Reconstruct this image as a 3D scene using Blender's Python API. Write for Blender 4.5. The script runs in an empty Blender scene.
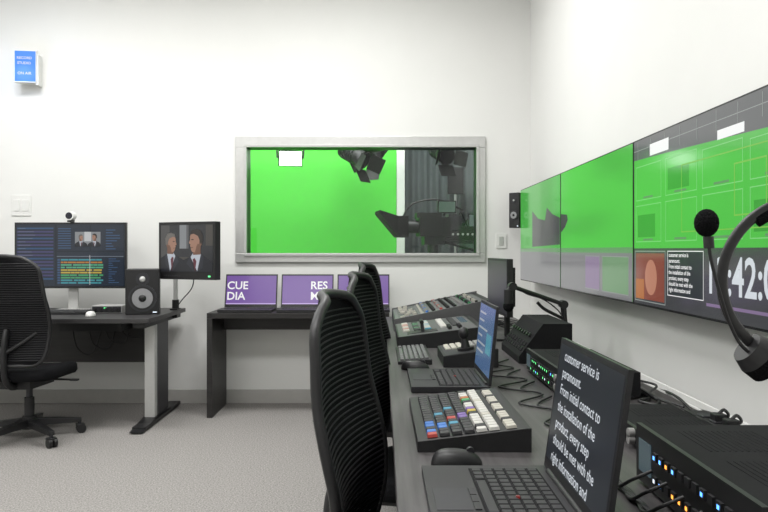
import bpy, math, random
from mathutils import Matrix, Vector
random.seed(7)
try:
    bpy.context.scene.view_settings.view_transform='Standard'
except Exception: pass

# ---------------------------------------------------------------- materials
MATS={}
def mat(name,col,rough=.5,metal=0,emit=None,es=0,spec=.5,noise=0,nscale=60,bump=0):
    if name in MATS: return MATS[name]
    m=bpy.data.materials.new(name); m.use_nodes=True
    nt=m.node_tree; b=nt.nodes['Principled BSDF']
    b.inputs['Base Color'].default_value=(*col,1)
    b.inputs['Roughness'].default_value=rough
    b.inputs['Metallic'].default_value=metal
    b.inputs['Specular IOR Level'].default_value=spec
    if emit:
        b.inputs['Emission Color'].default_value=(*emit,1)
        b.inputs['Emission Strength'].default_value=es
    if noise or bump:
        tc=nt.nodes.new('ShaderNodeTexCoord'); n=nt.nodes.new('ShaderNodeTexNoise')
        n.inputs['Scale'].default_value=nscale; n.inputs['Detail'].default_value=4
        nt.links.new(tc.outputs['Object'],n.inputs['Vector'])
        if noise:
            r=nt.nodes.new('ShaderNodeValToRGB')
            r.color_ramp.elements[0].position=.3; r.color_ramp.elements[1].position=.7
            r.color_ramp.elements[0].color=(*[c*(1-noise) for c in col],1)
            r.color_ramp.elements[1].color=(*[min(1,c*(1+noise)) for c in col],1)
            nt.links.new(n.outputs['Fac'],r.inputs['Fac']); nt.links.new(r.outputs['Color'],b.inputs['Base Color'])
        if bump:
            bp=nt.nodes.new('ShaderNodeBump'); bp.inputs['Strength'].default_value=bump; bp.inputs['Distance'].default_value=.01
            nt.links.new(n.outputs['Fac'],bp.inputs['Height']); nt.links.new(bp.outputs['Normal'],b.inputs['Normal'])
    MATS[name]=m; return m
def scr(name,col,s=1.0,rough=.22):
    return mat('screen_'+name,(.01,.01,.01),rough,emit=col,es=s,spec=.5)

WALL=mat('wall_paint',(.735,.735,.715),.7,noise=.01,nscale=3,bump=.02)
BASE=mat('baseboard_vinyl',(.42,.41,.39),.5,noise=.03,nscale=20)
CARPET=mat('carpet',(.285,.272,.26),.95,noise=.42,nscale=125,bump=.35,spec=.1)
CEIL=mat('ceiling_paint',(.8,.8,.78),.8,noise=.01)
BLK=mat('black_plastic',(.010,.010,.011),.45,noise=.1,nscale=200)
BLKM=mat('black_matte',(.007,.007,.008),.8,noise=.15,nscale=150,spec=.2)
FAB=mat('black_fabric',(.006,.006,.007),.9,noise=.3,nscale=400,bump=.2,spec=.15)
RIB=mat('black_rib',(.012,.012,.014),.55,noise=.1,nscale=100,spec=.35)
DGR=mat('dark_grey_metal',(.035,.035,.04),.4,metal=.3,noise=.08)
KEY=mat('key_black',(.018,.018,.02),.5,noise=.05)
LAP=mat('laptop_shell',(.014,.014,.016),.4,noise=.1,nscale=100)
ALU=mat('brushed_aluminium',(.55,.55,.54),.35,metal=.6,noise=.03,nscale=30)
SIL=mat('silver_paint',(.50,.50,.49),.4,metal=.3,noise=.03)
WHT=mat('white_plastic',(.72,.72,.70),.4,noise=.02)
LGR=mat('light_grey_panel',(.24,.236,.23),.45,noise=.05)
MGR=mat('mid_grey_panel',(.10,.10,.102),.45,noise=.05)
BEI=mat('button_beige',(.42,.40,.35),.5,noise=.03)
GLR=mat('glass_lens',(.01,.01,.02),.08,noise=.05)
FOAM=mat('foam',(.006,.006,.007),1.0,noise=.5,nscale=500,bump=.8,spec=.1)
CONE=mat('speaker_cone',(.25,.25,.26),.5,noise=.05)
RUB=mat('rubber_cable',(.008,.008,.009),.5,noise=.1)
def led(n,c,s=4): return mat('led_'+n,(.02,.02,.02),.3,emit=c,es=s)
def laminate(name,c0,c1,ax):
    m=mat(name,c0,.42,noise=.01)
    nt=m.node_tree
    n=[x for x in nt.nodes if x.type=='TEX_NOISE'][0]; tc=[x for x in nt.nodes if x.type=='TEX_COORD'][0]
    mp=nt.nodes.new('ShaderNodeMapping'); s=[45,45,45]; s[ax]=2.0
    mp.inputs['Scale'].default_value=s
    n.inputs['Scale'].default_value=1.5
    nt.links.new(tc.outputs['Object'],mp.inputs['Vector']); nt.links.new(mp.outputs['Vector'],n.inputs['Vector'])
    r=[x for x in nt.nodes if x.type=='VALTORGB'][0]
    r.color_ramp.elements[0].color=(*c0,1); r.color_ramp.elements[1].color=(*c1,1)
    return m
DESK=laminate('charcoal_laminate',(.040,.037,.038),(.085,.079,.080),1)
DESK2=laminate('charcoal_laminate_wide',(.022,.021,.022),(.045,.043,.044),0)
TABLE=laminate('black_oak',(.010,.009,.009),(.018,.016,.016),0)

# ---------------------------------------------------------------- builder
def RT(loc=(0,0,0),rz=0,rx=0,ry=0):
    return Matrix.Translation(loc)@Matrix.Rotation(rz,4,'Z')@Matrix.Rotation(rx,4,'X')@Matrix.Rotation(ry,4,'Y')
def frame(o,right,up):
    r=Vector(right).normalized(); u=Vector(up).normalized(); n=r.cross(u)
    M=Matrix.Identity(4)
    for i in range(3):
        M[i][0]=r[i]; M[i][1]=u[i]; M[i][2]=n[i]; M[i][3]=o[i]
    return M
class B:
    def __init__(s,name): s.name=name; s.v=[]; s.f=[]; s.m=[]; s.sm=[]; s.mats=[]; s.M=Matrix.Identity(4)
    def mi(s,m):
        if m not in s.mats: s.mats.append(m)
        return s.mats.index(m)
    def add(s,vs,fs,m,sm=False,M=None):
        T=s.M if M is None else s.M@M
        o=len(s.v); s.v+= [tuple(T@Vector(p)) for p in vs]
        k=s.mi(m)
        for f in fs: s.f.append([o+i for i in f]); s.m.append(k); s.sm.append(sm)
    def box(s,c,d,m,M=None,taper=1):
        x,y,z=[a/2 for a in d]; t=taper
        vs=[(c[0]+a*(t if k>0 else 1)*x,c[1]+b*(t if k>0 else 1)*y,c[2]+k*z) for k in(-1,1) for b in(-1,1) for a in(-1,1)]
        s.add(vs,[(0,2,3,1),(4,5,7,6),(0,1,5,4),(1,3,7,5),(3,2,6,7),(2,0,4,6)],m,M=M)
    def bb(s,a,b,m,M=None):
        s.box([(a[i]+b[i])/2 for i in range(3)],[abs(b[i]-a[i]) for i in range(3)],m,M)
    def cyl(s,p0,p1,r,m,r2=None,seg=20,cap=True,M=None):
        p0=Vector(p0);p1=Vector(p1); r2=r if r2 is None else r2
        d=(p1-p0).normalized(); a=Vector((0,0,1)) if abs(d.z)<.9 else Vector((1,0,0))
        u=d.cross(a).normalized(); w=u.cross(d)
        vs=[]
        for p,rr in((p0,r),(p1,r2)):
            for i in range(seg):
                t=2*math.pi*i/seg; vs.append(tuple(p+(u*math.cos(t)-w*math.sin(t))*rr))
        s.add(vs,[(i,(i+1)%seg,seg+(i+1)%seg,seg+i) for i in range(seg)],m,True,M)
        if cap: s.add(vs,[tuple(range(seg-1,-1,-1)),tuple(range(seg,2*seg))],m,False,M)
    def ball(s,c,r,m,sc=(1,1,1),seg=20,M=None):
        vs=[];fs=[];n=seg//2
        for j in range(n+1):
            ph=math.pi*j/n
            for i in range(seg):
                t=2*math.pi*i/seg
                vs.append((c[0]+r*sc[0]*math.sin(ph)*math.cos(t),c[1]+r*sc[1]*math.sin(ph)*math.sin(t),c[2]-r*sc[2]*math.cos(ph)))
        for j in range(n):
            for i in range(seg):
                fs.append((j*seg+i,j*seg+(i+1)%seg,(j+1)*seg+(i+1)%seg,(j+1)*seg+i))
        s.add(vs,fs,m,True,M)
    def tube(s,pts,r,m,seg=8,sub=6,M=None,closed=False,flat=1):
        P=[Vector(p) for p in pts]; n=len(P); out=[]
        if n==2 and not closed: out=P
        else:
            rng=n if closed else n-1
            for i in range(rng):
                if closed: a,b,c,d=P[(i-1)%n],P[i],P[(i+1)%n],P[(i+2)%n]
                else: a,b,c,d=P[max(i-1,0)],P[i],P[i+1],P[min(i+2,n-1)]
                for k in range(sub):
                    t=k/sub
                    out.append(.5*((2*b)+(c-a)*t+(2*a-5*b+4*c-d)*t*t+(3*b-a-3*c+d)*t**3))
            if not closed: out.append(P[-1])
        N=len(out); vs=[];u=None
        for i in range(N):
            t=((out[(i+1)%N]-out[i-1]) if closed else (out[min(i+1,N-1)]-out[max(i-1,0)])).normalized()
            if u is None: u=t.cross(Vector((0,0,1)) if abs(t.z)<.9 else Vector((1,0,0))).normalized()
            u=(u-t*u.dot(t)).normalized(); w=t.cross(u)
            for k in range(seg):
                a=2*math.pi*k/seg; vs.append(tuple(out[i]+(u*math.cos(a)+w*math.sin(a)*flat)*r))
        fs=[]
        for i in range(N if closed else N-1):
            j=(i+1)%N
            for k in range(seg): fs.append((i*seg+k,i*seg+(k+1)%seg,j*seg+(k+1)%seg,j*seg+k))
        s.add(vs,fs,m,True,M)
        if not closed: s.add(vs,[tuple(range(seg-1,-1,-1)),tuple((N-1)*seg+k for k in range(seg))],m,False,M)
    def prism(s,prof,x0,x1,m,M=None):
        n=len(prof); vs=[(x0,*p) for p in prof]+[(x1,*p) for p in prof]
        s.add(vs,[tuple(range(n-1,-1,-1)),tuple(range(n,2*n))]+[(i,(i+1)%n,n+(i+1)%n,n+i) for i in range(n)],m,M=M)
    def rect(s,u0,v0,u1,v1,w,m,M=None):
        s.add([(u0,v0,w),(u1,v0,w),(u1,v1,w),(u0,v1,w)],[(0,1,2,3)],m,M=M)
    def poly(s,pts,w,m,M=None):
        s.add([(p[0],p[1],w) for p in pts],[tuple(range(len(pts)))],m,M=M)
    def disc(s,c,rx,ry,w,m,M=None,seg=28):
        s.poly([(c[0]+rx*math.cos(2*math.pi*i/seg),c[1]+ry*math.sin(2*math.pi*i/seg)) for i in range(seg)],w,m,M)
    def outline(s,u0,v0,u1,v1,w,t,m,M=None):
        s.rect(u0,v0,u1,v0+t,w,m,M);s.rect(u0,v1-t,u1,v1,w,m,M);s.rect(u0,v0+t,u0+t,v1-t,w,m,M);s.rect(u1-t,v0+t,u1,v1-t,w,m,M)
    def text(s,st,size,o,m,M=None,bold=0,xs=1,spacing=1):
        cu=bpy.data.curves.new('t','FONT'); cu.body=st; cu.size=size; cu.offset=bold; cu.space_line=spacing; cu.resolution_u=3
        ob=bpy.data.objects.new('t',cu); bpy.context.scene.collection.objects.link(ob)
        bpy.context.view_layer.update()
        dg=bpy.context.evaluated_depsgraph_get(); me=ob.evaluated_get(dg).to_mesh()
        vs=[(o[0]+v.co.x*xs,o[1]+v.co.y,o[2]) for v in me.vertices]; fs=[tuple(p.vertices) for p in me.polygons]
        s.add(vs,fs,m,M=M)
        ob.evaluated_get(dg).to_mesh_clear(); bpy.data.objects.remove(ob); bpy.data.curves.remove(cu)
    def done(s,M=None,bevel=.0015,seg=2):
        me=bpy.data.meshes.new(s.name+'_mesh'); me.from_pydata(s.v,[],s.f)
        for m in s.mats: me.materials.append(m)
        me.polygons.foreach_set('material_index',s.m); me.polygons.foreach_set('use_smooth',s.sm); me.update()
        ob=bpy.data.objects.new(s.name,me); bpy.context.scene.collection.objects.link(ob)
        if M is not None: ob.matrix_world=M
        if bevel:
            bv=ob.modifiers.new('edge_bevel','BEVEL'); bv.width=bevel; bv.segments=seg; bv.limit_method='ANGLE'; bv.angle_limit=math.radians(50)
        return ob

# ---------------------------------------------------------------- room
YB=5.58; XR=1.19; XL=-3.7; YF=-2.2; ZC=3.55
b=B('floor'); b.bb((XL-.1,YF-.1,-.1),(XR+.1,YB+.14,0),CARPET); b.done(bevel=0)
b=B('ceiling'); b.bb((XL-.1,YF-.1,ZC),(XR+.1,YB+.14,ZC+.1),CEIL); b.done(bevel=0)
wx0,wx1,wz0,wz1=-1.12,.79,1.16,2.085
b=B('wall_back')
b.bb((XL-.1,YB,0),(wx0,YB+.14,ZC),WALL); b.bb((wx1,YB,0),(XR+.1,YB+.14,ZC),WALL)
b.bb((wx0,YB,0),(wx1,YB+.14,wz0),WALL); b.bb((wx0,YB,wz1),(wx1,YB+.14,ZC),WALL); b.done(bevel=0)
b=B('wall_right'); b.bb((XR,YF,0),(XR+.1,YB,ZC),WALL); b.done(bevel=0)
b=B('wall_left'); b.bb((XL-.1,YF,0),(XL,YB,ZC),WALL); b.done(bevel=0)
b=B('wall_front'); b.bb((XL-.1,YF-.1,0),(XR+.1,YF,ZC),WALL); b.done(bevel=0)
b=B('baseboard_back'); b.bb((XL,YB-.012,0),(XR,YB,.11),BASE); b.done(bevel=.003)
b=B('baseboard_right'); b.bb((XR-.012,YF,0),(XR,YB-.012,.11),BASE); b.done(bevel=.003)
b=B('baseboard_left'); b.bb((XL,YF,0),(XL+.012,YB-.012,.11),BASE); b.done(bevel=.003)

# window
glass=bpy.data.materials.new('window_glass'); glass.use_nodes=True
nt=glass.node_tree; nt.nodes.clear()
o=nt.nodes.new('ShaderNodeOutputMaterial'); mx=nt.nodes.new('ShaderNodeMixShader'); fr=nt.nodes.new('ShaderNodeFresnel'); tr=nt.nodes.new('ShaderNodeBsdfTransparent'); gl=nt.nodes.new('ShaderNodeBsdfGlossy')
gl.inputs['Roughness'].default_value=.02; fr.inputs['IOR'].default_value=1.45; tr.inputs['Color'].default_value=(.93,.95,.94,1)
nt.links.new(fr.outputs[0],mx.inputs[0]);nt.links.new(tr.outputs[0],mx.inputs[1]);nt.links.new(gl.outputs[0],mx.inputs[2]);nt.links.new(mx.outputs[0],o.inputs[0])
b=B('window_1')
ox0,ox1,oz0,oz1=-1.156,.829,1.122,2.122; gx0,gx1,gz0,gz1=-1.065,.757,1.195,2.035
for (a,c) in (((ox0,oz0),(ox1,gz0)),((ox0,gz1),(ox1,oz1)),((ox0,gz0),(gx0,gz1)),((gx1,gz0),(ox1,gz1))):
    b.bb((a[0],YB-.025,a[1]),(c[0],YB-.001,c[1]),ALU)
t=.022
for (a,c) in (((gx0-t,gz0-t),(gx1+t,gz0)),((gx0-t,gz1),(gx1+t,gz1+t)),((gx0-t,gz0),(gx0,gz1)),((gx1,gz0),(gx1+t,gz1))):
    b.bb((a[0],YB-.04,a[1]),(c[0],YB-.02,c[1]),SIL)
b.bb((gx0-.02,YB+.06,gz0-.02),(gx1+.02,YB+.068,gz1+.02),glass)
for (a,c) in (((wx0,wz0),(wx1,gz0)),((wx0,gz1),(wx1,wz1)),((wx0,gz0),(gx0,gz1)),((gx1,gz0),(wx1,gz1))):
    b.bb((a[0],YB-.001,a[1]),(c[0],YB+.14,c[1]),DGR)
b.done(bevel=.003)

# ---------------------------------------------------------------- studio beyond the glass
GRN=mat('chroma_green',(.08,.56,.05),.85,noise=.02,nscale=4)
CURT=mat('studio_curtain',(.14,.165,.165),.9,noise=.1,nscale=8)
SW=mat('studio_dark_wall',(.12,.125,.125),.9,noise=.05)
b=B('green_screen')
prof=[(5.76,.004),(7.2,.004)]
for i in range(1,9):
    a=math.pi/2*i/8; prof.append((7.2+.5*math.sin(a),.504-.5*math.cos(a)))
prof+=[(7.7,3.4)]
n=len(prof); vs=[(-3.0,*p) for p in prof]+[(.17,*p) for p in prof]
b.add(vs,[(i,n+i,n+i+1,i+1) for i in range(n-1)],GRN,True); b.done(bevel=0)
b=B('trim_1'); b.bb((.172,7.66,0),(.26,7.78,3.5),WHT); b.done()
b=B('floor_studio'); b.bb((-3.1,YB+.14,-.1),(2.6,9.3,0),SW); b.done(bevel=0)
b=B('wall_studio_back'); b.bb((-3.1,9.2,0),(2.6,9.3,3.6),SW); b.done(bevel=0)
b=B('wall_studio_left'); b.bb((-3.2,YB+.14,0),(-3.1,9.3,3.6),SW); b.done(bevel=0)
b=B('wall_studio_right'); b.bb((2.6,YB+.14,0),(2.7,9.3,3.6),SW); b.done(bevel=0)
b=B('ceiling_studio'); b.bb((-3.2,YB+.14,3.6),(2.7,9.3,3.7),SW); b.done(bevel=0)
b=B('studio_curtain')
N=90; vs=[]
for i in range(N+1):
    x=.28+2.2*i/N; y=8.3+.04*math.sin(i*1.1)
    vs+=[(x,y,.02),(x,y,3.4)]
b.add(vs,[(2*i,2*i+2,2*i+3,2*i+1) for i in range(N)],CURT,True)
b.tube([(.2,8.3,3.42),(2.5,8.3,3.42)],.02,DGR); b.done(bevel=0)
b=B('lighting_grid')
for y in(6.6,7.1,): b.tube([(-3.0,y,2.5),(2.5,y,2.5)],.024,BLK,seg=12)
for x in(-2,-.5,1.2): b.tube([(x,6.0,2.56),(x,7.6,2.56)],.024,BLK,seg=12)
for x in(-2.4,-.1,1.9):
    for y in (6.6,7.1): b.tube([(x,y,2.5),(x,y,3.6)],.012,BLK)
b.done(bevel=0)
def fresnel_light(loc,rz,tilt,panel=False):
    b=B('led_panel_light' if panel else 'stage_spotlight')
    top=2.47-loc[2]
    b.tube([(0,0,top),(0,0,.16)],.012,BLK)
    b.box((0,0,.20),(.05,.06,.06),DGR)
    b.tube([(-.13,0,0),(-.135,0,.10),(-.12,0,.155),(0,0,.165),(.12,0,.155),(.135,0,.10),(.13,0,0)],.009,DGR)
    M=RT((0,0,0),0,tilt)
    if panel:
        b.box((0,0,0),(.24,.05,.16),BLK,M=M)
        b.box((0,-.028,0),(.22,.006,.14),led('panel',(1,1,1),6),M=M)
    else:
        b.cyl((0,.16,0),(0,-.06,0),.08,BLK,M=M); b.cyl((0,-.06,0),(0,-.11,0),.09,BLK,r2=.095,M=M)
        b.cyl((0,-.111,0),(0,-.113,0),.08,GLR,M=M)
        for i in range(5): b.cyl((0,.0+.03*i,0),(0,.008+.03*i,0),.088,DGR,M=M)
        for a in (0,90,180,270):
            Q=M@Matrix.Rotation(math.radians(a),4,'Y')@Matrix.Translation((0,-.11,.09))@Matrix.Rotation(math.radians(-35),4,'X')
            b.box((0,-.07,0),(.17 if a%180==0 else .15,.14,.004),BLK,M=Q)
    b.done(RT(loc,rz))
fresnel_light((-.92,7.1,2.15),.2,.2,True)
fresnel_light((-.24,6.6,2.11),1.0,.5)
fresnel_light((-.06,7.1,2.20),-.6,.7)
fresnel_light((.62,7.1,2.2),.4,.4)
b=B('studio_camera')
b.box((.0,0,1.44),(.30,.18,.18),BLK); b.box((-.05,0,1.55),(.24,.12,.05),BLK)
b.cyl((-.15,0,1.44),(-.26,0,1.44),.06,BLK,r2=.065)
b.prism([(-.11,1.34),(.11,1.34),(.11,1.54),(-.11,1.54)],-.36,-.26,BLKM)
b.add([(-.36,-.11,1.34),(-.36,.11,1.34),(-.36,.11,1.54),(-.36,-.11,1.54),(-.54,-.16,1.56),(-.54,.16,1.56),(-.54,.16,1.59),(-.54,-.16,1.59)],[(0,1,5,4),(3,7,6,2),(0,4,7,3),(1,2,6,5),(4,5,6,7)],BLKM)
b.box((.20,0,1.48),(.12,.14,.15),DGR); b.box((.12,-.05,1.63),(.18,.03,.12),BLK)
b.rect(.04,1.58,.20,1.68,.066,scr('viewfinder',(.12,.2,.15),.6),M=frame((0,0,0),(1,0,0),(0,0,1)))
b.tube([(.1,0,1.55),(.12,-.04,1.60)],.012,DGR)
b.tube([(.1,.05,1.30),(.35,.1,1.24),(.5,.12,1.20)],.012,DGR)
b.tube([(-.3,.0,1.52),(-.2,.02,1.66),(.05,0,1.70),(.3,.02,1.60)],.01,BLK)
b.box((0,0,1.31),(.2,.14,.08),DGR); b.cyl((0,0,1.27),(0,0,.35),.05,DGR); b.cyl((0,0,.9),(0,0,.3),.08,BLK)
for i in range(3):
    a=i*2.094+.3; b.tube([(0,0,.4),(.45*math.cos(a),.45*math.sin(a),.08)],.025,DGR); b.ball((.45*math.cos(a),.45*math.sin(a),.06),.055,BLK)
b.done(RT((.50,6.70,0),.15))
b=B('equipment_cart')
for x in(-.28,.28):
    for y in(-.2,.2): b.box((x,y,.7),(.03,.03,1.3),BLK)
for z in(.15,.6,1.0,1.3): b.box((0,0,z),(.6,.44,.03),DGR)
b.box((0,0,1.39),(.44,.3,.14),BLK); b.box((-.1,0,1.5),(.2,.22,.1),BLKM); b.box((.15,-.1,1.52),(.18,.03,.14),BLK)
b.box((.15,-.117,1.52),(.16,.002,.12),scr('cart',(.2,.25,.25),.5))
for i in range(8): b.cyl((-.2+.05*i,-.151,1.38),(-.2+.05*i,-.16,1.38),.012,SIL)
for i in range(6): b.tube([(-.2+.07*i,0,1.44),(-.18+.08*i,-.05,1.54+.03*(i%3)),(-.1+.06*i,.05,1.58),(-.05+.07*i,.1,1.44)],.006,RUB)
b.done(RT((.83,7.25,0),0))
b=B('light_stand')
b.tube([(0,0,.1),(0,0,1.95)],.014,SIL)
for i in range(3):
    a=i*2.094; b.tube([(0,0,.5),(.4*math.cos(a),.4*math.sin(a),.02)],.01,SIL)
b.box((0,0,2.0),(.18,.05,.3),BLK); b.done(RT((.84,7.9,0)))

def area(name,loc,sx,sy,p,rot=(0,0,0),col=(1,1,1)):
    l=bpy.data.lights.new(name,'AREA'); l.shape='RECTANGLE'; l.size=sx; l.size_y=sy; l.energy=p; l.color=col
    o=bpy.data.objects.new(name,l); o.location=loc; o.rotation_euler=rot; bpy.context.scene.collection.objects.link(o); return o
area('studio_added_fill',(-1.4,6.4,3.2),1.8,.6,70,(math.radians(30),0,0))  # both studio area lamps are unseen, added to light the green wall
area('studio_added_fill',(.3,6.2,3.3),1.2,.5,60,(math.radians(35),math.radians(20),0))
b0=[(-2.4,4.0),(-2.4,1.2),(-.35,4.0),(-.35,1.2),(-1.4,-1.0)]
for (x,y) in b0:
    b=B('ceiling_light')
    b.bb((-.62,-.32,-.05),(.62,-.29,0),WHT);b.bb((-.62,.29,-.05),(.62,.32,0),WHT);b.bb((-.62,-.29,-.05),(-.59,.29,0),WHT);b.bb((.59,-.29,-.05),(.62,.29,0),WHT)
    b.bb((-.59,-.29,-.012),(.59,.29,0),WHT); b.done(RT((x,y,ZC)))
    area('ceiling_light_panel',(x,y,ZC-.03),1.16,.56,56 if y>0 else 34,col=(1,.995,.985))

# ---------------------------------------------------------------- chairs
def office_chair(loc,rot,seat=.49,base_rot=0,backh=.64):
    b=B('office_chair')
    for i in range(5):
        a=base_rot+2*math.pi*i/5
        M=Matrix.Rotation(a,4,'Z')
        b.add([(.03,-.03,.085),(.03,.03,.085),(.03,.03,.135),(.03,-.03,.135),(.31,-.018,.075),(.31,.018,.075),(.31,.018,.10),(.31,-.018,.10)],[(0,3,2,1),(4,5,6,7),(0,1,5,4),(1,2,6,5),(2,3,7,6),(3,0,4,7)],BLK,M=M)
        b.cyl((.30,0,.09),(.30,0,.05),.011,DGR,M=M,seg=10)
        b.cyl((.31,-.026,.03),(.31,-.006,.03),.03,BLK,M=M,seg=18); b.cyl((.31,.006,.03),(.31,.026,.03),.03,BLK,M=M,seg=18)
        b.box((.305,0,.052),(.05,.05,.018),BLK,M=M)
    b.cyl((0,0,.07),(0,0,.15),.045,BLK); b.cyl((0,0,.15),(0,0,.27),.03,BLK); b.cyl((0,0,.27),(0,0,seat-.1),.02,DGR)
    b.box((0,-.02,seat-.105),(.20,.28,.05),BLK)
    b.tube([(.08,.05,seat-.1),(.26,.06,seat-.105)],.007,BLK); b.box((.27,.06,seat-.105),(.05,.03,.012),BLK)
    K=24
    vs=[];fs=[]
    rings=[(0,-.062,.86),(1,-.058,.95),(2,-.035,1.0),(3,-.012,.985),(4,0,.93),(5,.004,.80),(6,.002,.4)]
    for (_,dz,sc) in rings:
        for k in range(K*2):
            t=math.pi*k/K; ct,st=math.cos(t),math.sin(t); e=.42
            x=.245*sc*math.copysign(abs(ct)**e,ct); y=.235*sc*math.copysign(abs(st)**e,st)
            zz=seat+dz-(.03*max(0,(y-.12)/.115)**2 if y>.12 else 0)+ (.018*abs(x/.245)**2 if dz>-.02 else 0)-.012
            vs.append((x,y,zz))
    Kn=2*K
    for r in range(len(rings)-1):
        for k in range(Kn): fs.append((r*Kn+k,r*Kn+(k+1)%Kn,(r+1)*Kn+(k+1)%Kn,(r+1)*Kn+k))
    fs.append(tuple(range(Kn-1,-1,-1))); fs.append(tuple((len(rings)-1)*Kn+k for k in range(Kn)))
    b.add(vs,fs,FAB,True)
    z0=seat+.03; backh+=.02
    def hw(t):
        w=.205+.040*math.sin(min(1,t/.45)*math.pi/2)-.045*max(0,(t-.5)/.5)
        if t>.86: w-= .10*((t-.86)/.14)**2.2
        if t<.08: w-= .05*((.08-t)/.08)**2
        return w
    def P(s_,t,off=0):
        y=-.250+.030*math.sin(math.pi*min(1,t/.6))-.055*max(0,t-.2)**1.3
        y+= .035*s_*s_+off
        return (s_*hw(t),y,z0+backh*t+ (.012*(1-s_*s_) if t>.95 else 0))
    U=16;V=30
    for off,fl in((.006,1),(-.006,-1)):
        vs=[P(-1+2*i/U,j/V,off) for j in range(V+1) for i in range(U+1)]
        fs=[]
        for j in range(V):
            for i in range(U):
                q=(j*(U+1)+i,j*(U+1)+i+1,(j+1)*(U+1)+i+1,(j+1)*(U+1)+i)
                fs.append(q if fl<0 else q[::-1])
        b.add(vs,fs,FAB,True)
    for j in range(1,44):
        t=.03+.94*j/44
        b.tube([P(s_,t,-.008) for s_ in(-.97,-.5,0,.5,.97)],.0042,RIB,seg=6,sub=3)
        b.tube([P(s_,t,.007) for s_ in(-.97,-.5,0,.5,.97)],.0028,RIB,seg=5,sub=3)
    edge=[P(-1,t) for t in [0,.04,.1,.2,.35,.5,.65,.8,.9,.96,1]]+[P(s_,1) for s_ in(-.5,0,.5)]+[P(1,t) for t in [1,.96,.9,.8,.65,.5,.35,.2,.1,.04,0]]+[P(s_,0) for s_ in(.5,0,-.5)]
    b.tube(edge,.013,BLK,seg=8,sub=3,closed=True)
    b.tube([(0,-.12,seat-.11),(0,-.20,seat-.10),(0,-.265,seat-.03),(0,-.268,z0+.12),(0,P(0,.35)[1]-.015,z0+.22)],.016,BLK,seg=10,flat=1.6)
    for sg in(-1,1): b.tube([(0,-.268,z0+.08),(sg*.09,P(sg*.4,.2)[1]-.02,z0+.14),(sg*.17,P(sg*.8,.3)[1]-.012,z0+.2)],.011,BLK)
    return b.done(RT(loc,rot),bevel=.001,seg=1)
office_chair((.138,1.74,0),math.radians(-103),.405,.3)
office_chair((.175,2.60,0),math.radians(-102),.425,.8)
office_chair((.185,3.45,0),math.radians(-102),.445,.1)
office_chair((-2.27,4.52,0),math.radians(-4),.48,math.radians(-36))

# ---------------------------------------------------------------- desks
ZD=.75
b=B('control_desk')
b.bb((.03,.55,ZD-.03),(.93,4.92,ZD),DESK)
for y in(.62,2.15,3.03,4.86):
    b.bb((.12,y-.02,0),(.18,y+.02,ZD-.03),BLK); b.bb((.82,y-.02,0),(.88,y+.02,ZD-.03),BLK); b.bb((.12,y-.02,.0),(.88,y+.02,.04),BLK); b.bb((.12,y-.02,ZD-.07),(.88,y+.02,ZD-.03),BLK)
b.bb((.80,.6,.32),(.82,4.9,ZD-.03),BLKM)
b.done(bevel=.002)
b=B('cable_raceway'); b.bb((.935,.5,.69),(.94,4.92,.752),WHT); b.bb((.985,.5,.69),(.99,4.92,.752),WHT); b.bb((.935,.5,.685),(.99,4.92,.69),WHT); b.done()

b=B('console_table')
b.bb((-1.265,5.08,.722),(.06,5.55,.762),TABLE)
b.bb((-1.265,5.08,0),(-1.225,5.55,.722),TABLE); b.bb((.02,5.08,0),(.06,5.55,.722),TABLE)
b.bb((-1.225,5.45,.60),(.02,5.47,.722),TABLE); b.done(bevel=.002)

b=B('standing_desk')
b.bb((-3.35,4.62,.735),(-1.535,5.5,.765),DESK2)
for x in(-1.62,-3.2):
    b.bb((x-.045,4.68,.012),(x+.045,5.5,.035),BLK)
    b.add([(x-.045,4.62,.012),(x+.045,4.62,.012),(x+.045,4.9,.05),(x-.045,4.9,.05),(x-.045,5.3,.05),(x+.045,5.3,.05)],[(0,1,2,3),(3,2,5,4)],BLK)
    b.bb((x-.035,4.90,.04),(x+.035,4.96,.70),SIL); b.bb((x-.034,4.96,.04),(x+.034,5.22,.70),DGR)
    b.bb((x-.04,4.68,.695),(x+.04,5.46,.735),BLK)
    for y in(4.72,5.44): b.cyl((x,y,0),(x,y,.014),.02,BLK)
b.bb((-3.1,5.28,.70),(-1.7,5.34,.73),BLK)
b.bb((-3.0,5.24,.38),(-1.74,5.26,.70),TABLE)
b.bb((-2.3,5.0,.64),(-1.85,5.2,.70),BLK)
for k in range(4): b.tube([(-2.25+.12*k,5.1,.66),(-2.22+.12*k,5.12,.50+.03*k),(-2.12+.12*k,5.14,.46+.04*k),(-2.05+.1*k,5.14,.64)],.005,RUB)
b.done(bevel=.002)

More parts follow.
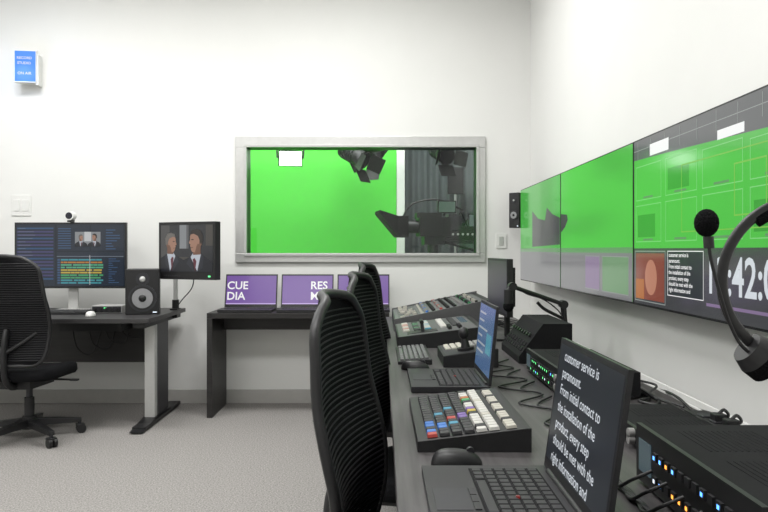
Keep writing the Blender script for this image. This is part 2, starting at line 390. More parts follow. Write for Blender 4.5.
# ---------------------------------------------------------------- laptops / keyboards
def keys(b,M,w,d,rows,cols,m,h=.003,gap=.15,pick=None,space=True):
    cw=w/cols; rd=d/rows
    for r in range(rows):
        if r==0 and space:
            xs=[(.0,1),(1,1),(2,1),(3,cols-7),(cols-4,1),(cols-3,1),(cols-2,1),(cols-1,1)]
        else: xs=[(c,1) for c in range(cols)]
        for (c,n) in xs:
            mm=pick(r,c) if pick else m
            b.box((-w/2+(c+n/2)*cw,(r+.5)*rd,h/2),(cw*n-cw*gap,rd*(1-gap),h),mm,M=M,taper=.86)
PUR=scr('purple',(.19,.10,.36),.9); SBL=scr('black',(.004,.004,.006),.5,rough=.15)
SWH=scr('white',(.85,.85,.85),1.0); SLV=scr('lavender',(.55,.42,.75),1.0)
def laptop(loc,rot,w,d,lid,ang,content,hb=.02):
    b=B('laptop')
    b.bb((-w/2,0,.002),(w/2,d,hb),LAP)
    for x in(-w/2+.03,w/2-.03):
        for y in(.03,d-.03): b.cyl((x,y,0),(x,y,.003),.008,RUB,seg=10)
    b.bb((-w/2+.022,d*.36,hb),(w/2-.022,d*.90,hb+.0006),BLKM)
    keys(b,RT((0,d*.37,hb+.0006)),w-.05,d*.52,6,15,KEY)
    b.bb((-.055,.012,hb),(.055,d*.29,hb+.0008),DGR)
    for k in(-1,0,1): b.bb((k*.037-.017,d*.30,hb),(k*.037+.017,d*.345,hb+.002),KEY)
    b.cyl((0,d*.62,hb+.002),(0,d*.62,hb+.006),.004,led('red',(.6,.02,.02),.3),seg=10)
    b.cyl((-w/2+.04,d-.006,hb),(w/2-.04,d-.006,hb),.007,BLK,seg=12)
    L=Matrix.Translation((0,d-.006,hb+.002))@Matrix.Rotation(math.radians(90-ang),4,'X')
    b.box((0,.004,lid/2),(w,.009,lid),LAP,M=L)
    S=L@frame((-w/2+.009,-.0009,.022),(1,0,0),(0,0,1)); W=w-.018;H=lid-.033
    b.rect(-.006,-.016,W+.006,H+.007,.0,BLK,M=S)
    content(b,S,W,H)
    b.done(RT(loc,rot),bevel=.0012)
TXT=["customer service is","paramount.","From initial contact to","the installation of the","product, every step","should be met with the","right information and"]
SPR=scr('prompter',(.02,.026,.036),.6,rough=.3)
SGW=scr('soft_text',(.62,.66,.70),1.0)
def c_prompter(b,S,W,H):
    b.rect(0,0,W,H,.0004,SPR,M=S)
    n=len(TXT)
    for i,t in enumerate(TXT): b.text(t,H/n*.86,(W*.10,H*(.985-(i+.78)/n),.0009),SGW,M=S,bold=.0001,xs=.98)
def c_desktop(b,S,W,H):
    b.rect(0,0,W,H,.0004,scr('desk',(.06,.12,.24),.9),M=S)
    for i in range(6): b.rect(W*.05,H*(.85-.12*i),W*random.uniform(.3,.8),H*(.88-.12*i),.0008,scr('softwhite',(.5,.55,.6),.6),M=S)
    b.rect(W*.62,H*.3,W*.92,H*.6,.0009,scr('teal',(.08,.3,.4),.8),M=S)
def c_logo(l1,l2,ux):
    def f(b,S,W,H):
        b.rect(0,0,W,H,.0004,PUR,M=S)
        if l1:
            b.text(l1,.085,(W*ux,H*.53,.0009),SWH,M=S,bold=.0015); b.text(l2,.085,(W*ux,H*.16,.0009),SWH,M=S,bold=.0015)
        b.rect(0,0,W,H*.035,.0008,SLV,M=S)
    return f
R90=math.radians(-90)
laptop((.085,1.265,ZD),R90,.395,.262,.268,98,c_prompter)
laptop((.10,2.48,ZD),R90,.36,.26,.262,96,c_desktop)
laptop((-1.00,5.12,.762),math.radians(-1),.40,.23,.255,103,c_logo('CUE','DIA',.01))
laptop((-.565,5.12,.762),0,.40,.23,.255,103,c_logo('RES','ME',.56))
laptop((-.135,5.12,.762),0,.40,.23,.255,103,c_logo('','',.3))

def mouse(loc,rot,m=BLK):
    b=B('computer_mouse')
    K=24;R=8;vs=[];fs=[]
    for j in range(R+1):
        ph=j/R*math.pi/2
        for k in range(K):
            t=2*math.pi*k/K; x=.031*math.cos(t)*(1-.08*math.sin(t)); y=.057*math.sin(t)
            vs.append((x*math.cos(ph)**.6,y*math.cos(ph)**.6,.002+.034*math.sin(ph)*(1-.25*(y/.057)*math.cos(ph))))
    for j in range(R):
        for k in range(K): fs.append((j*K+k,j*K+(k+1)%K,(j+1)*K+(k+1)%K,(j+1)*K+k))
    fs.append(tuple(range(K-1,-1,-1))); b.add(vs,fs,m,True)
    b.cyl((-.004,.03,.031),(.004,.03,.031),.009,DGR); b.bb((-.0006,.012,.03),(.0006,.052,.0305),DGR)
    b.bb((-.02,-.03,0),(.02,.03,.003),RUB)
    b.done(RT(loc,rot),bevel=0)
mouse((.165,1.525,ZD),R90+.1); mouse((.135,2.745,ZD),R90-.2); mouse((-1.99,4.80,.765),.1,WHT)

def keyboard(loc,rot,w,d,km,bm,name='computer_keyboard'):
    b=B(name)
    b.prism([(0,0),(d,0),(d,.022),(0,.012)],-w/2,w/2,bm)
    M=RT((0,.008,.0125),0,math.atan2(.010,d)); keys(b,M,w-.03,d-.018,6,20,km,h=.007)
    b.done(RT(loc,rot),bevel=.001,seg=1)
keyboard((.07,3.09,ZD),R90,.44,.14,MGR,BLK); keyboard((-2.28,4.93,.765),0,.42,.13,KEY,BLK)

def wedge(b,w,d,h0,h1,m,lip=.0):
    b.prism([(0,0),(d,0),(d,h1),(d*.96,h1),(0,h0)],-w/2,w/2,m)
    return RT((0,0,h0+.0004),0,math.atan2(h1-h0,d*.96))
KC={n:mat('keycap_'+n,c,.45,noise=.05) for n,c in dict(white=(.50,.49,.46),blue=(.04,.16,.50),red=(.40,.05,.04),green=(.05,.28,.11),yellow=(.45,.34,.06),purple=(.15,.09,.30),orange=(.42,.14,.04),cyan=(.05,.24,.36)).items()}
b=B('colour_keyed_controller')
M=wedge(b,.48,.265,.026,.056,BLK)
def pk(r,c):
    if r==0: return KC['blue'] if c in(12,13,15) else (KC['red'] if c==16 else KEY)
    if r==1: return KC['blue'] if c in(13,14) else (KC['cyan'] if c==9 else KEY)
    if r==2: return KC['red'] if c in(11,) else (KC['cyan'] if c in(7,13) else KEY)
    if r==3: return [KC['green'],KC['purple'],KEY,KEY][(c//2)%4] if c in(4,5,6,10,11,14) else KEY
    if r==4: return {3:KC['orange'],4:KC['green'],8:KC['purple'],9:KC['yellow']}.get(c, KC['white'] if c%5 else KEY)
    return BEI if c%6==5 else KC['white']
keys(b,M@RT((.01,.022,0)),.44,.175,6,17,KEY,h=.009,pick=pk,space=False)
keys(b,M@RT((.01,.208,0)),.44,.03,1,20,KC['white'],h=.008,space=False,pick=lambda r,c:(BEI if c%4 else KEY))
b.done(RT((.085,1.865,ZD),R90),bevel=.001,seg=1)

b=B('joystick_controller')
M=wedge(b,.30,.22,.045,.075,BLK)
b.rect(-.14,.01,.14,.20,.0006,DGR,M=M)
keys(b,M@RT((-.06,.02,0)),.14,.08,3,6,BEI,h=.006,space=False)
keys(b,M@RT((-.06,.12,0)),.14,.06,2,6,LGR,h=.006,space=False)
b.cyl((.075,.10,0),(.075,.10,.012),.035,BLK,M=M); b.cyl((.075,.10,.01),(.075,.10,.05),.02,RUB,r2=.012,M=M); b.ball((.075,.10,.07),.022,BLK,M=M,sc=(1,1,1.2))
for x in(-.11,-.07,-.03): b.cyl((x,.19,0),(x,.19,.012),.009,BLK,M=M)
b.done(RT((.25,2.95,ZD),R90),bevel=.001,seg=1)

b=B('video_switcher')
w,d=.60,.42
M=wedge(b,w,d,.05,.10,BLK); b.rect(-w/2+.008,.008,w/2-.008,d-.03,.0006,MGR,M=M)
rowc=[[KC['white'],BEI,BEI,KC['red']],[KEY,KEY,KEY,KC['green']],[BEI,BEI,KC['cyan'],BEI]]
for r in range(3): keys(b,M@RT((-.06,.03+.055*r,0)),.38,.04,1,14,KEY,h=.007,space=False,pick=lambda q,c,r=r:rowc[r][(c*7//3)%4])
for r in range(2): keys(b,M@RT((-.06,.22+.06*r,0)),.38,.04,1,14,(KEY if r else KC['white']),h=.007,space=False)
b.bb((.15,.05,0),(.24,.20,.003),BLK,M=M); b.bb((.16,.12,.003),(.23,.135,.05),DGR,M=M); b.cyl((.155,.127,.05),(.235,.127,.05),.01,BLK,M=M)
for i in range(4): b.cyl((.15+.03*i,.26,0),(.15+.03*i,.26,.016),.009,BLK,M=M)
for i in range(4): b.cyl((.15+.03*i,.31,0),(.15+.03*i,.31,.016),.009,BLK,M=M)
b.bb((-.25,.28+.06,0),(.02,.375,.001),scr('lcd',(.1,.16,.2),.6),M=M)
b.done(RT((.08,3.66,ZD),R90),bevel=.001,seg=1)

b=B('audio_mixer')
w,d=.74,.58
M=wedge(b,w,d,.06,.175,BLK); b.rect(-w/2+.008,.008,w/2-.008,d-.03,.0006,mat('mixer_face',(.11,.11,.115),.45,noise=.05),M=M)
b.prism([(0,0),(d,0),(d,.19),(0,.07)],-w/2-.015,-w/2,MGR); b.prism([(0,0),(d,0),(d,.19),(0,.07)],w/2,w/2+.015,MGR)
for i in range(16):
    x=-.33+.044*i
    b.bb((x-.002,.03,0),(x+.002,.15,.001),BLKM,M=M); y=random.uniform(.05,.13); b.bb((x-.008,y-.012,.001),(x+.008,y+.012,.014),BEI,M=M)
    for j in range(8):
        b.cyl((x,.20+.042*j,0),(x,.20+.042*j,.016),.009,[LGR,BLK,LGR,BLK,BLK,LGR,BLK,BEI][j] if i%5 else [KC['blue'],BLK,KC['red'],BLK,BLK,LGR,KC['green'],BLK][j],M=M,seg=10)
    b.bb((x-.007,.165,0),(x+.007,.178,.006),BEI,M=M)
b.done(RT((.075,4.42,ZD),R90),bevel=.001,seg=1)

b=B('desk_monitor')
W,H=.50,.29
b.box((0,0,.28),(W,.03,H),BLK); b.box((0,.03,.28),(.3,.04,.2),BLK)
b.rect(-W/2+.012,.28-H/2+.015,W/2-.012,.28+H/2-.012,0,scr('dim',(.012,.015,.018),.6,.3),M=frame((0,-.0155,0),(1,0,0),(0,0,1)))
b.box((0,.04,.12),(.05,.02,.24),BLK); b.box((0,.04,.006),(.24,.16,.012),BLK)
b.done(RT((.63,3.72,ZD),R90+.04))
b=B('intercom_panel')
w=.42;d=.22
b.prism([(0,0),(d,0),(d,.165),(.10,.165),(0,.03)],-w/2,w/2,BLKM)
M=RT((0,.0,.03),0,math.atan2(.135,.10)); b.rect(-w/2+.01,.01,w/2-.01,.155,.0006,BLKM,M=M)
keys(b,M@RT((0,.02,0)),.38,.05,2,8,BLKM,h=.005,space=False)
for i in range(8):
    b.cyl((-.17+.048*i,.10,0),(-.17+.048*i,.10,.012),.009,BLK,M=M)
b.done(RT((.57,3.10,ZD),R90),bevel=.001)

def rack(name,loc,w,d,h,cols,seed):
    random.seed(seed)
    b=B(name)
    b.bb((-w/2,0.01,.008),(w/2,d,h),BLKM); b.bb((-w/2-.005,0,.008),(w/2+.005,.01,h+.004),BLK)
    for x in(-w/2+.04,w/2-.04):
        for y in(.05,d-.05): b.cyl((x,y,0),(x,y,.009),.012,RUB)
    F=frame((-w/2,-.0006,.008),(1,0,0),(0,0,1))
    n=int((w-.14)/.028)
    for r in range(2):
        for i in range(n):
            u=.10+.028*i; v=h*(.22+.38*r)
            b.bb((u-.009,v-.007,0),(u+.009,v+.009,.005),KEY,M=F)
            if random.random()<.6: b.rect(u-.004,v-.003,u+.004,v+.004,.0055,random.choice(cols),M=F)
    b.bb((.015,h*.2,0),(.075,h*.75,.002),scr('lcd2',(.08,.12,.14),.6),M=F)
    for i in range(2): b.cyl((w-.03,h*(.3+.35*i),0),(w-.03,h*(.3+.35*i),.014),.011,LGR,M=F)
    for i in range(14):
        for sgn in(0,1):
            b.bb((-w/2+.05+sgn*.2*w/.47,.06+.011*i,h),(-w/2+.05+sgn*.2*w/.47+.14*w/.47,.064+.011*i,h+.0008),BLKM)
    b.done(RT(loc,R90),bevel=0)
LB=led('blue',(.1,.35,1),3); LW=led('white',(.8,.9,1),1.5); LO=led('orange',(1,.35,.05),2.5); LGn=led('greenb',(.15,1,.3),1.8); LRd=led('redb',(1,.05,.03),2)
rack('rack_processor',(.566,2.46,ZD),.52,.25,.085,[LGn,LW,LGn,LB],4)
rack('rack_processor',(.52,1.19,ZD),.46,.34,.115,[LB,LB,LW,LB,LO],9)
rack('rack_processor',(.60,1.78,ZD),.30,.20,.045,[LGn,LW],12)

b=B('microphone_boom_arm')
b.bb((.88,3.16+.22,ZD-.05),(.93,3.24+.22,ZD+.03),BLK); b.cyl((.90,3.42,ZD+.03),(.90,3.42,ZD+.09),.016,BLK)
yy=3.42
for dy in(-.014,.014):
    b.tube([(.90,yy+dy,ZD+.08),(.89,yy+dy,.955)],.011,BLK); b.tube([(.89,yy+dy,.955),(.63,yy+dy-.06,1.045)],.010,BLK)
b.tube([(.90,yy,ZD+.13),(.80,yy-.01,.93),(.76,yy-.02,.965)],.008,BLK)
for p in((.90,yy,ZD+.09),(.89,yy,.955),(.63,yy-.06,1.045)): b.cyl((p[0],p[1]-.025,p[2]),(p[0],p[1]+.025,p[2]),.02,BLK)
b.tube([(.63,yy-.06,1.045),(.61,yy-.07,1.03),(.61,yy-.07,1.01)],.01,BLK); b.cyl((.61,yy-.07,1.03),(.61,yy-.07,.95),.022,BLK); b.ball((.61,yy-.07,.95),.026,FOAM)
b.tube([(.63,yy-.04,1.06),(.70,yy-.03,1.01),(.80,yy,.975),(.885,yy+.01,.90),(.89,yy+.02,.80)],.003,RUB)
b.done()

b=B('cable_bundle')
random.seed(21)
for k in range(18):
    y=random.uniform(1.4,4.2); x=random.uniform(.66,.84); pts=[]
    L=random.uniform(.35,.9)
    for i in range(6):
        px=min(.915,max(.60,x+random.uniform(-.08,.10))); py=y+L*i/5
        z=ZD+.005+random.uniform(0,.018)
        if 2.12<py<2.8: px=max(px,.845)
        if 2.84<py<3.36: px=max(px,.82)
        if 1.58<py<1.98: px=max(px,.83)
        if 3.4<py<4.05: px=max(px,.80)
        if py>4.0: px=max(px,.70)
        pts.append((px,py,z))
    b.tube(pts,random.choice([.003,.004,.005]),RUB)
for k in range(5):
    y=1.55+.25*k
    b.tube([(.50,y,ZD+.005),(.46-.02*k,y+.08,ZD+.005),(.52,y+.2,ZD+.006),(.47,y+.3,ZD+.005),(.54,y+.42,ZD+.006)],.003,RUB)
for k in range(6):
    y=.98+.07*k; b.tube([(.515,y,ZD+.05),(.48,y+.01,ZD+.03),(.465,y+.05,ZD+.006),(.48,y+.16,ZD+.006),(.47,1.5+.05*k,ZD+.006),(.56,1.66+.04*k,ZD+.006)],.0035,RUB)
for k in range(4):
    b.tube([(.87,1.0+.3*k,ZD+.006),(.90,1.2+.3*k,ZD+.02),(.925,1.35+.3*k,ZD+.012),(.955,1.5+.3*k,.74),(.96,1.9+.3*k,.70),(.96,2.6+.3*k,.70)],.0045,RUB)
b.done(bevel=0)
b=B('power_adapter'); b.box((0,0,.017),(.06,.13,.034),BLK); b.tube([(0,.065,.017),(.01,.12,.012),(-.02,.2,.006),(.03,.3,.006)],.003,RUB); b.tube([(0,-.065,.017),(-.01,-.1,.01),(.02,-.16,.006)],.003,RUB); b.done(RT((.68,1.53,ZD),.2),bevel=.004)
b=B('power_strip'); b.box((0,0,.02),(.055,.36,.04),BLK)
for i in range(5): b.box((0,-.13+.06*i,.042),(.035,.035,.006),DGR)
for i in(0,2,3): b.box((0,-.13+.06*i,.052),(.03,.03,.02),BLK); b.tube([(0,-.13+.06*i,.06),(.02,-.12+.06*i,.068),(.05,-.08+.06*i,.04),(.05,.02+.06*i,.006)],.004,RUB)
b.done(RT((.845,1.70,ZD),.03),bevel=.003)

# headset on stand
b=B('headset')
cx,cy,cz=.518,.85,1.182
arc=[]
for i in range(15):
    a=math.radians(-48+276*i/14); arc.append((cx-.104*math.cos(a),cy,cz+.100*math.sin(a)))
b.tube(arc,.004,BLK,seg=10,flat=1.7)
b.tube([(p[0]*.95+cx*.05,p[1],p[2]*.95+cz*.05) for p in arc[5:10]],.0045,FOAM,seg=10,flat=2)
for sg in(-1,1):
    q=(cx+sg*.066,cy,cz-.086)
    M=RT(q,0,0,0)@Matrix.Rotation(sg*math.radians(-38),4,'Y')
    b.cyl((sg*-.024,0,0),(sg*-.006,0,0),.026,FOAM,M=M,seg=28); b.cyl((sg*-.006,0,0),(sg*.010,0,0),.026,BLK,r2=.020,M=M,seg=28)
b.tube([(cx-.068,cy-.01,cz-.090),(.432,.84,1.106),(.415,.835,1.135),(.400,.83,1.175),(.391,.83,1.21),(.388,.83,1.235)],.0021,BLK)
b.ball((.386,.83,1.252),.0140,FOAM,sc=(1,1,1.2)); b.cyl((.389,.83,1.222),(.388,.83,1.236),.006,BLK)
b.tube([(cx+.07,cy,cz-.09),(cx+.09,cy+.02,1.0),(cx+.07,cy+.0,.85),(cx+.10,cy-.05,ZD+.006),(cx+.2,cy-.15,ZD+.006)],.003,RUB)
b.done(bevel=0)
b=B('headset_stand')
b.cyl((cx,cy-.02,ZD),(cx,cy-.02,ZD+.012),.06,BLK,seg=32); b.cyl((cx,cy-.02,ZD+.01),(cx,cy-.02,cz+.045),.008,SIL)
b.tube([(cx-.02,cy,cz+.074),(cx,cy,cz+.080),(cx+.02,cy,cz+.074)],.009,BLK); b.cyl((cx,cy-.02,cz+.045),(cx,cy,cz+.074),.008,BLK); b.done(bevel=.001)

# ---------------------------------------------------------------- TVs
TVX=1.065; GS=scr('green',(.055,.36,.05),1.0,.12); GS2=scr('green_bright',(.075,.46,.06),1.0,.12)
SG=scr('grey',(.17,.17,.18),1.0,.12); SDG=scr('darkgrey',(.05,.052,.056),1.0,.12); SG3=scr('midgrey',(.10,.105,.11),1.0,.12)
SLINE=scr('line',(.20,.56,.19),1.0,.2); SBR=scr('brown',(.22,.06,.04),1.0,.12); SKIN=scr('skin',(.45,.2,.13),1.0,.12); SV=scr('violet',(.21,.15,.26),1.0,.12)
SGL=scr('greyline',(.24,.26,.25),1.0,.2); SDGR=scr('deep_green',(.04,.30,.035),1.0,.12)
GLO=scr('green_grey',(.12,.25,.12),1.0,.12)
def tv(i):
    b=B('wall_television'); W,H=1.19,.684; y0=5.34-1.197*i
    F=frame((TVX,y0,.992),(0,-1,0),(0,0,1))
    b.bb((0,0,-.05),(W,H,0),BLK,M=F); b.bb((W*.25,H*.2,-.085),(W*.75,H*.8,-.05),BLKM,M=F)
    b.bb((W*.4,H*.35,-.124),(W*.6,H*.65,-.08),DGR,M=F)
    b.rect(.004,.004,W-.004,H-.004,.0006,SBL,M=F)
    a,c,d,e=.006,.008,W-.006,H-.006; w=.0012; w2=.0018;w3=.0024
    if i==0:
        b.rect(a,c,d,e,w,GS,M=F); b.rect(a,c,d,.215,w2,SG,M=F); b.rect(a,.215,d,.24,w2,GLO,M=F)
        b.poly([(.42,.25),(1.18,.26),(1.18,.42),(1.0,.45),(.85,.50),(.80,.42),(.60,.44),(.42,.50)],w2,SDG,M=F)
    if i==1:
        b.rect(a,c,d,e,w,GS2,M=F); b.rect(a,c,d,.215,w2,SG,M=F); b.rect(a,.215,d,.24,w2,GLO,M=F)
        b.poly([(a,.33),(.10,.36),(.16,.40),(.14,.43),(a,.44)],w2,SDG,M=F)
        b.rect(.50,.03,.74,.20,w3,SV,M=F); b.rect(.78,.03,1.14,.20,w3,GLO,M=F)
        b.outline(.50,.03,.74,.20,w3+.0004,.004,SGL,M=F); b.outline(.78,.03,1.14,.20,w3+.0004,.004,SGL,M=F)
    if i==2:
        b.rect(a,c,d,e,w,GS2,M=F); b.rect(a,c,d,.235,w2,SDG,M=F)
        b.poly([(a,.60),(.5,.585),(d,.56),(d,e),(a,e)],w2,SG3,M=F)  # grey top band: reflection on the glass, put into the screen colour
        for k in range(9): b.rect(.05+.135*k,.60,.053+.135*k,.67,w3,SGL,M=F)
        b.rect(a,.635,d,.638,w3,SGL,M=F)
        tl=[(.03,.26,.29,.41),(.03,.43,.29,.57),(.33,.26,.59,.41),(.33,.43,.59,.57),(.63,.26,.89,.41),(.63,.43,.89,.56),(.93,.26,1.17,.41),(.93,.43,1.17,.55)]
        for q,(p0,p1,p2,p3) in enumerate(tl):
            b.outline(p0,p1,p2,p3,w3,.003,SLINE,M=F)
            if q%3==0: b.rect(p0+.02,p1+.02,p2-.06,p3-.04,w2,SDGR,M=F)
            b.rect(p0+.08,p1+.006,p2-.08,p1+.014,w3+.0004,GLO,M=F)
        b.outline(.47,.29,1.08,.53,w3+.0006,.004,scr('yel',(.18,.46,.06),1),M=F)
        b.outline(.84,.33,1.02,.49,w3+.0006,.005,scr('yel',(.18,.46,.06),1),M=F)
        b.rect(.18,.60,.36,.645,w3+.0006,SWH,M=F); b.rect(.735,.575,.90,.605,w3+.0006,SWH,M=F)
        b.outline(.02,.02,.33,.225,w3,.004,SGL,M=F)
        b.rect(.03,.03,.32,.215,w3,SBR,M=F); b.disc((.19,.12),.06,.07,w3+.0005,SKIN,M=F); b.rect(.03,.03,.12,.11,w3+.0006,scr('org',(.4,.14,.04),1),M=F)
        b.rect(.35,.06,.64,.225,w3,SPR,M=F); b.outline(.35,.06,.64,.225,w3+.0003,.003,SWH,M=F)
        for k,t in enumerate(TXT): b.text(t,.021,(.362,.203-.021*k,w3+.0008),SWH,M=F,bold=.0003)
        b.text('13:42:07',.165,(.655,.09,w3+.0005),SGW,M=F,bold=.0025,xs=.86)
        b.rect(.66,.045,1.17,.055,w3,SV,M=F)
    b.done(bevel=.0015)
for i in range(3): tv(i)

def studio_speaker(name,loc,rot,w,h,d,cm=CONE):
    b=B(name); b.bb((-w/2,0,0),(w/2,d,h),BLK)
    F=frame((0,-.0005,0),(1,0,0),(0,0,1)); r=w*.38
    b.cyl((0,h*.36,-.002),(0,h*.36,.006),r*1.1,DGR,M=F,seg=32); b.cyl((0,h*.36,.0065),(0,h*.36,.007),r*.95,RUB,M=F,seg=32)
    b.cyl((0,h*.36,.007),(0,h*.36,.0075),r*.8,cm,r2=r*.5,M=F,seg=32); b.ball((0,h*.36,.006),r*.3,BLK,sc=(1,1,.5),M=F)
    b.cyl((0,h*.78,-.002),(0,h*.78,.005),w*.2,DGR,M=F,seg=24); b.ball((0,h*.78,.005),w*.09,SIL,sc=(1,1,.5),M=F)
    b.rect(w*.3,h*.04,w*.42,h*.06,.001,LW,M=F)
    return b,RT(loc,rot)
b,M=studio_speaker('studio_monitor_speaker',(-1.68,4.93,.765),math.radians(16),.23,.32,.24); b.done(M,bevel=.006)
b,M=studio_speaker('wall_speaker',(1.02,5.37,1.39),math.radians(-42),.09,.27,.085)
b.box((.03,.115,.13),(.03,.10,.05),DGR); b.done(M,bevel=.004)

# video content: seated men in suits, three-quarter view, flat on the screen
SU=scr('suit',(.010,.011,.016),1,.3); SU2=scr('suit_lapel',(.022,.024,.032),1,.3); SK2=scr('skin_b',(.30,.165,.115),1,.3); SK3=scr('skin_shadow',(.15,.075,.05),1,.3)
HR=scr('hair',(.02,.014,.012),1,.3); HG=scr('hair_grey',(.12,.11,.10),1,.3); SH=scr('shirt',(.42,.45,.5),1,.3); TIE=scr('tie',(.10,.02,.03),1,.3)
def bust(b,F,x,y,s,fl,hair,clip,w=.0012,bottom=None):
    x0,x1,y0=clip
    def C(pts): return [(min(x1,max(x0,x+fl*p[0]*s)),max(y0,y+p[1]*s)) for p in pts]
    def PL(pts,z,m):
        q=C(pts)
        if fl<0: q=q[::-1]
        b.poly(q,z,m,M=F)
    PL([(-.115,-.30),(.115,-.30),(.118,-.15),(.105,-.105),(.075,-.085),(.03,-.068),(-.035,-.062),(-.08,-.082),(-.112,-.105),(-.125,-.16)],w,SU)
    PL([(-.01,-.17),(.03,-.07),(.012,-.045),(-.03,-.055)],w+.0003,SH)
    PL([(.004,-.17),(.018,-.08),(.006,-.074),(-.004,-.09)],w+.0005,TIE)
    PL([(-.045,-.062),(-.03,-.055),(-.008,-.17),(-.04,-.12)],w+.0004,SU2)
    PL([(.035,-.07),(.055,-.10),(.01,-.175),(.022,-.09)],w+.0004,SU2)
    PL([(-.028,-.058),(.016,-.06),(.018,-.02),(-.028,-.01)],w+.0006,SK3)
    # head: profile-ish outline with brow, nose and chin
    PL([(-.036,.02),(-.034,-.012),(-.022,-.032),(.004,-.048),(.020,-.046),(.028,-.034),(.029,-.024),(.033,-.018),(.031,-.010),(.040,-.004),(.033,.012),(.033,.028),(.024,.046),(0,.054),(-.024,.046)],w+.0008,SK2)
    PL([(-.036,.012),(-.034,-.012),(-.022,-.032),(.004,-.048),(-.004,-.02),(-.018,.002)],w+.001,SK3)
    PL([(-.040,-.006),(-.026,-.006),(-.020,.016),(-.012,.030),(.012,.040),(.032,.036),(.026,.054),(0,.064),(-.028,.056),(-.042,.030)],w+.0011,hair)
    PL([(-.020,-.008),(-.012,-.008),(-.010,.008),(-.016,.012),(-.022,.006)],w+.0013,SK2)
    PL([(.012,.010),(.026,.010),(.026,.014),(.012,.015)],w+.0013,HR)
    PL([(.014,-.024),(.028,-.022),(.027,-.026),(.015,-.028)],w+.0013,SK3)

# ---------------------------------------------------------------- left desk gear
b=B('editing_monitor')
W,H=.83,.49
F=frame((-W/2,-.0155,.17),(1,0,0),(0,0,1))
b.box((0,0,.17+H/2),(W,.03,H),BLK); b.box((0,.03,.17+H/2),(.4,.03,.25),SIL)
b.rect(-.0+.001,.001,W-.001,H-.001,-.0002,BLK,M=F)
b.rect(.010,.014,W-.010,H-.010,.0006,scr('ui',(.008,.013,.022),1),M=F)
Upn=scr('uipanel',(.013,.020,.034),1); Upu=scr('uipurple',(.045,.04,.12),1); Uc=[scr('u%d'%k,c,1) for k,c in enumerate([(.40,.30,.05),(.05,.26,.11),(.04,.22,.26),(.36,.15,.03),(.07,.30,.17)])]
b.rect(.015,.02,.30,.47,.0009,Upn,M=F)
for k in range(16):
    b.rect(.02,.44-.025*k,.29,.452-.025*k,.0012,Upu if k%3 else scr('uiblue',(.02,.06,.14),1),M=F)
    b.rect(.03,.444-.025*k,.06+random.uniform(.02,.10),.447-.025*k,.0015,scr('softdim',(.2,.24,.3),.6),M=F)
b.rect(.315,.28,.56,.47,.0009,Upn,M=F); b.rect(.57,.28,.81,.47,.0009,Upn,M=F)
for k in range(9): b.rect(.325,.44-.018*k,.42,.447-.018*k,.0012,scr('uiblue2',(.03,.07,.15),1),M=F)
b.rect(.45,.31,.64,.42,.0013,scr('vid',(.20,.21,.22),1),M=F); b.rect(.52,.35,.57,.42,.0014,scr('vid2',(.45,.46,.47),1),M=F)
bust(b,F,.495,.375,.42,1,HG,(.45,.64,.31),.0016); bust(b,F,.595,.378,.46,-1,HR,(.45,.64,.31),.0016)
for k in range(8): b.rect(.68,.43-.02*k,.68+random.uniform(.04,.12),.437-.02*k,.0012,scr('uiblue2',(.03,.07,.15),1),M=F)
b.rect(.315,.02,.81,.27,.0009,Upn,M=F)
b.rect(.315,.235,.81,.24,.0012,scr('softdim',(.2,.24,.3),.6),M=F)
for r in range(10):
    u=.345
    b.rect(.32,.035+.019*r,.34,.035+.019*r+.012,.0014,scr('uiblue2',(.03,.07,.15),1),M=F)
    while u<.64:
        l=random.uniform(.02,.09); b.rect(u,.035+.019*r,min(.66,u+l-.003),.035+.019*r+.012,.0014,Uc[[2,2,1,1,0,0,4,4,3,2][r]],M=F); u+=l+random.choice([0,0,.008])
b.rect(.56,.025,.562,.245,.002,SWH,M=F)
for k in range(12): b.rect(.70,.04+.016*k,.70+random.uniform(.02,.09),.046+.016*k,.0014,scr('uiblue2',(.03,.07,.15),1),M=F)
b.box((0,.04,.13),(.07,.02,.26),SIL); b.box((0,.03,.006),(.24,.2,.012),SIL)
b.done(RT((-2.31,5.22,.765),0))
b=B('webcam'); b.box((0,0,.0),(.03,.05,.014),BLK); b.cyl((0,-.03,.04),(0,.03,.04),.033,WHT,seg=28); b.cyl((0,-.032,.04),(0,-.03,.04),.025,GLR,seg=24); b.box((0,.03,.0),(.03,.012,.05),BLK); b.done(RT((-2.31,5.21,1.434)))

b=B('audio_interface'); b.bb((-.11,0,0),(.11,.15,.05),SIL); b.bb((-.105,-.004,.004),(.105,0,.046),DGR)
for i in range(5): b.cyl((-.08+.04*i,-.003,.025),(-.08+.04*i,-.018,.025),.012,BLK)
b.rect(-.02,.03,.0,.038,.0,LGn,M=frame((0,-.005,0),(1,0,0),(0,0,1))); b.done(RT((-1.99,5.08,.765)))

b=B('client_monitor')
W,H=.50,.41
F=frame((-W/2,-.0305,-H/2),(1,0,0),(0,0,1))
b.box((0,0,0),(W,.06,H),BLK); b.box((0,.04,0),(.2,.03,.2),DGR)
b.rect(.02,.055,W-.02,H-.022,.0006,scr('interview_bg',(.022,.023,.027),1),M=F)
b.rect(.02,.055,.10,H-.022,.0008,scr('ibg2',(.06,.058,.058),1),M=F)
b.rect(.19,.22,.25,H-.022,.0008,scr('ibg3',(.20,.21,.22),1),M=F); b.rect(.25,.22,.27,H-.022,.0008,scr('ibg4',(.09,.09,.095),1),M=F)
b.rect(.42,.24,W-.02,H-.022,.0008,scr('ibg5',(.05,.045,.04),1),M=F); b.rect(.19,.14,.30,.16,.0008,scr('ibg5',(.05,.045,.04),1),M=F)
CL=(.0205,W-.0205,.056)
bust(b,F,.115,.255,1.25,1,HG,CL); bust(b,F,.335,.265,1.50,-1,HR,CL,w=.003)
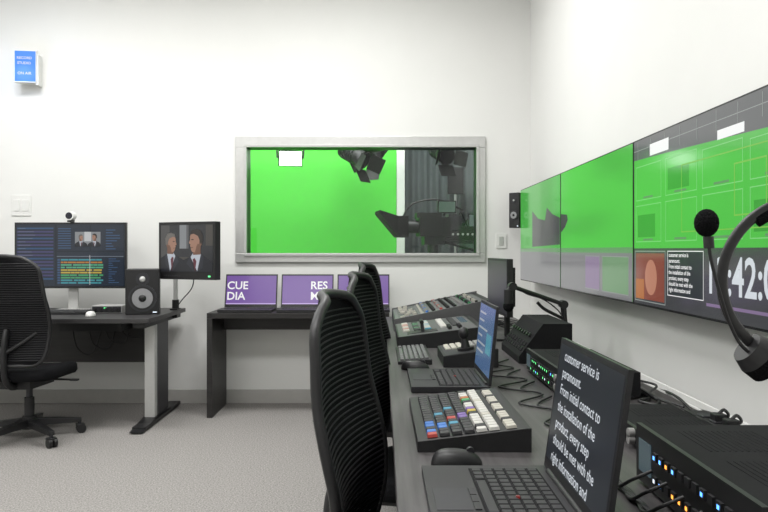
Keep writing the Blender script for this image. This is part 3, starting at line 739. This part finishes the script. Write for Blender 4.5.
for i in range(8): b.box((-W/2+.05+.02*i,-.031,-H/2+.025),(.010,.004,.008),DGR)
b.rect(W-.06,.02,W-.04,.03,.001,LGn,M=F)
P=RT((-1.37,5.0,1.215),math.radians(-24))
b.done(P,bevel=.0015)
b=B('monitor_arm')
b.bb((-1.60,5.30,.735-.03),(-1.545,5.40,.775),BLK); b.cyl((-1.57,5.35,.77),(-1.57,5.35,1.24),.017,SIL); b.cyl((-1.57,5.35,.77),(-1.57,5.35,.84),.026,BLK)
b.tube([(-1.57,5.35,1.2),(-1.45,5.22,1.21),(-1.345,5.075,1.215)],.018,BLK); b.cyl((-1.57,5.35,1.17),(-1.57,5.35,1.24),.028,BLK)
b.box((0,.066,0),(.12,.02,.12),BLK,M=P)
b.tube([(-1.36,5.1,1.1),(-1.40,5.2,.95),(-1.5,5.3,.85),(-1.55,5.32,.79)],.004,RUB); b.done(bevel=.002)

# wall fittings
b=B('recording_sign')
b.box((0,0,0),(.160,.045,.25),WHT); b.rect(-.077,-.119,.077,.119,0,led('signblue',(.03,.20,.85),1.3),M=frame((0,-.0235,0),(1,0,0),(0,0,1)))
F=frame((0,-.0245,0),(1,0,0),(0,0,1))
b.text('RECORD',.028,(-.062,.055,0),SWH,M=F,bold=.0004); b.text('STUDIO',.028,(-.058,.015,0),SWH,M=F,bold=.0004); b.text('ON AIR',.030,(-.056,-.065,0),SWH,M=F,bold=.0004)
b.box((.083,.04,-.02),(.02,.10,.24),WHT); b.done(RT((-2.78,5.485,2.655),math.radians(8)),bevel=.002)
l=bpy.data.lights.new('sign_glow','POINT'); l.energy=1.6; l.color=(.3,.5,1); l.shadow_soft_size=.08; o_=bpy.data.objects.new('sign_glow',l); o_.location=(-2.80,5.36,2.62); bpy.context.scene.collection.objects.link(o_)
b=B('wall_switch_panel'); b.box((0,-.004,0),(.155,.008,.165),WHT); b.box((-.035,-.01,0),(.05,.006,.09),WHT); b.box((.035,-.01,0),(.05,.006,.09),WHT); b.done(RT((-2.865,YB,1.575)),bevel=.002)
b=B('wall_outlet_plate'); b.box((0,-.004,0),(.085,.008,.115),WHT); b.box((0,-.009,0),(.035,.006,.07),SIL); b.done(RT((.958,YB,1.292)),bevel=.002)

# world + camera
w=bpy.data.worlds.new('World'); bpy.context.scene.world=w; w.use_nodes=True
w.node_tree.nodes['Background'].inputs[0].default_value=(.8,.8,.8,1); w.node_tree.nodes['Background'].inputs[1].default_value=.3
cam=bpy.data.cameras.new('camera'); co=bpy.data.objects.new('camera',cam); bpy.context.scene.collection.objects.link(co)
cam.sensor_width=36; cam.lens=700/768*36; cam.shift_x=3/768; cam.shift_y=-6/768; cam.clip_start=.02
co.location=(0,0,1.22); co.rotation_euler=(math.pi/2,0,0)
bpy.context.scene.camera=co
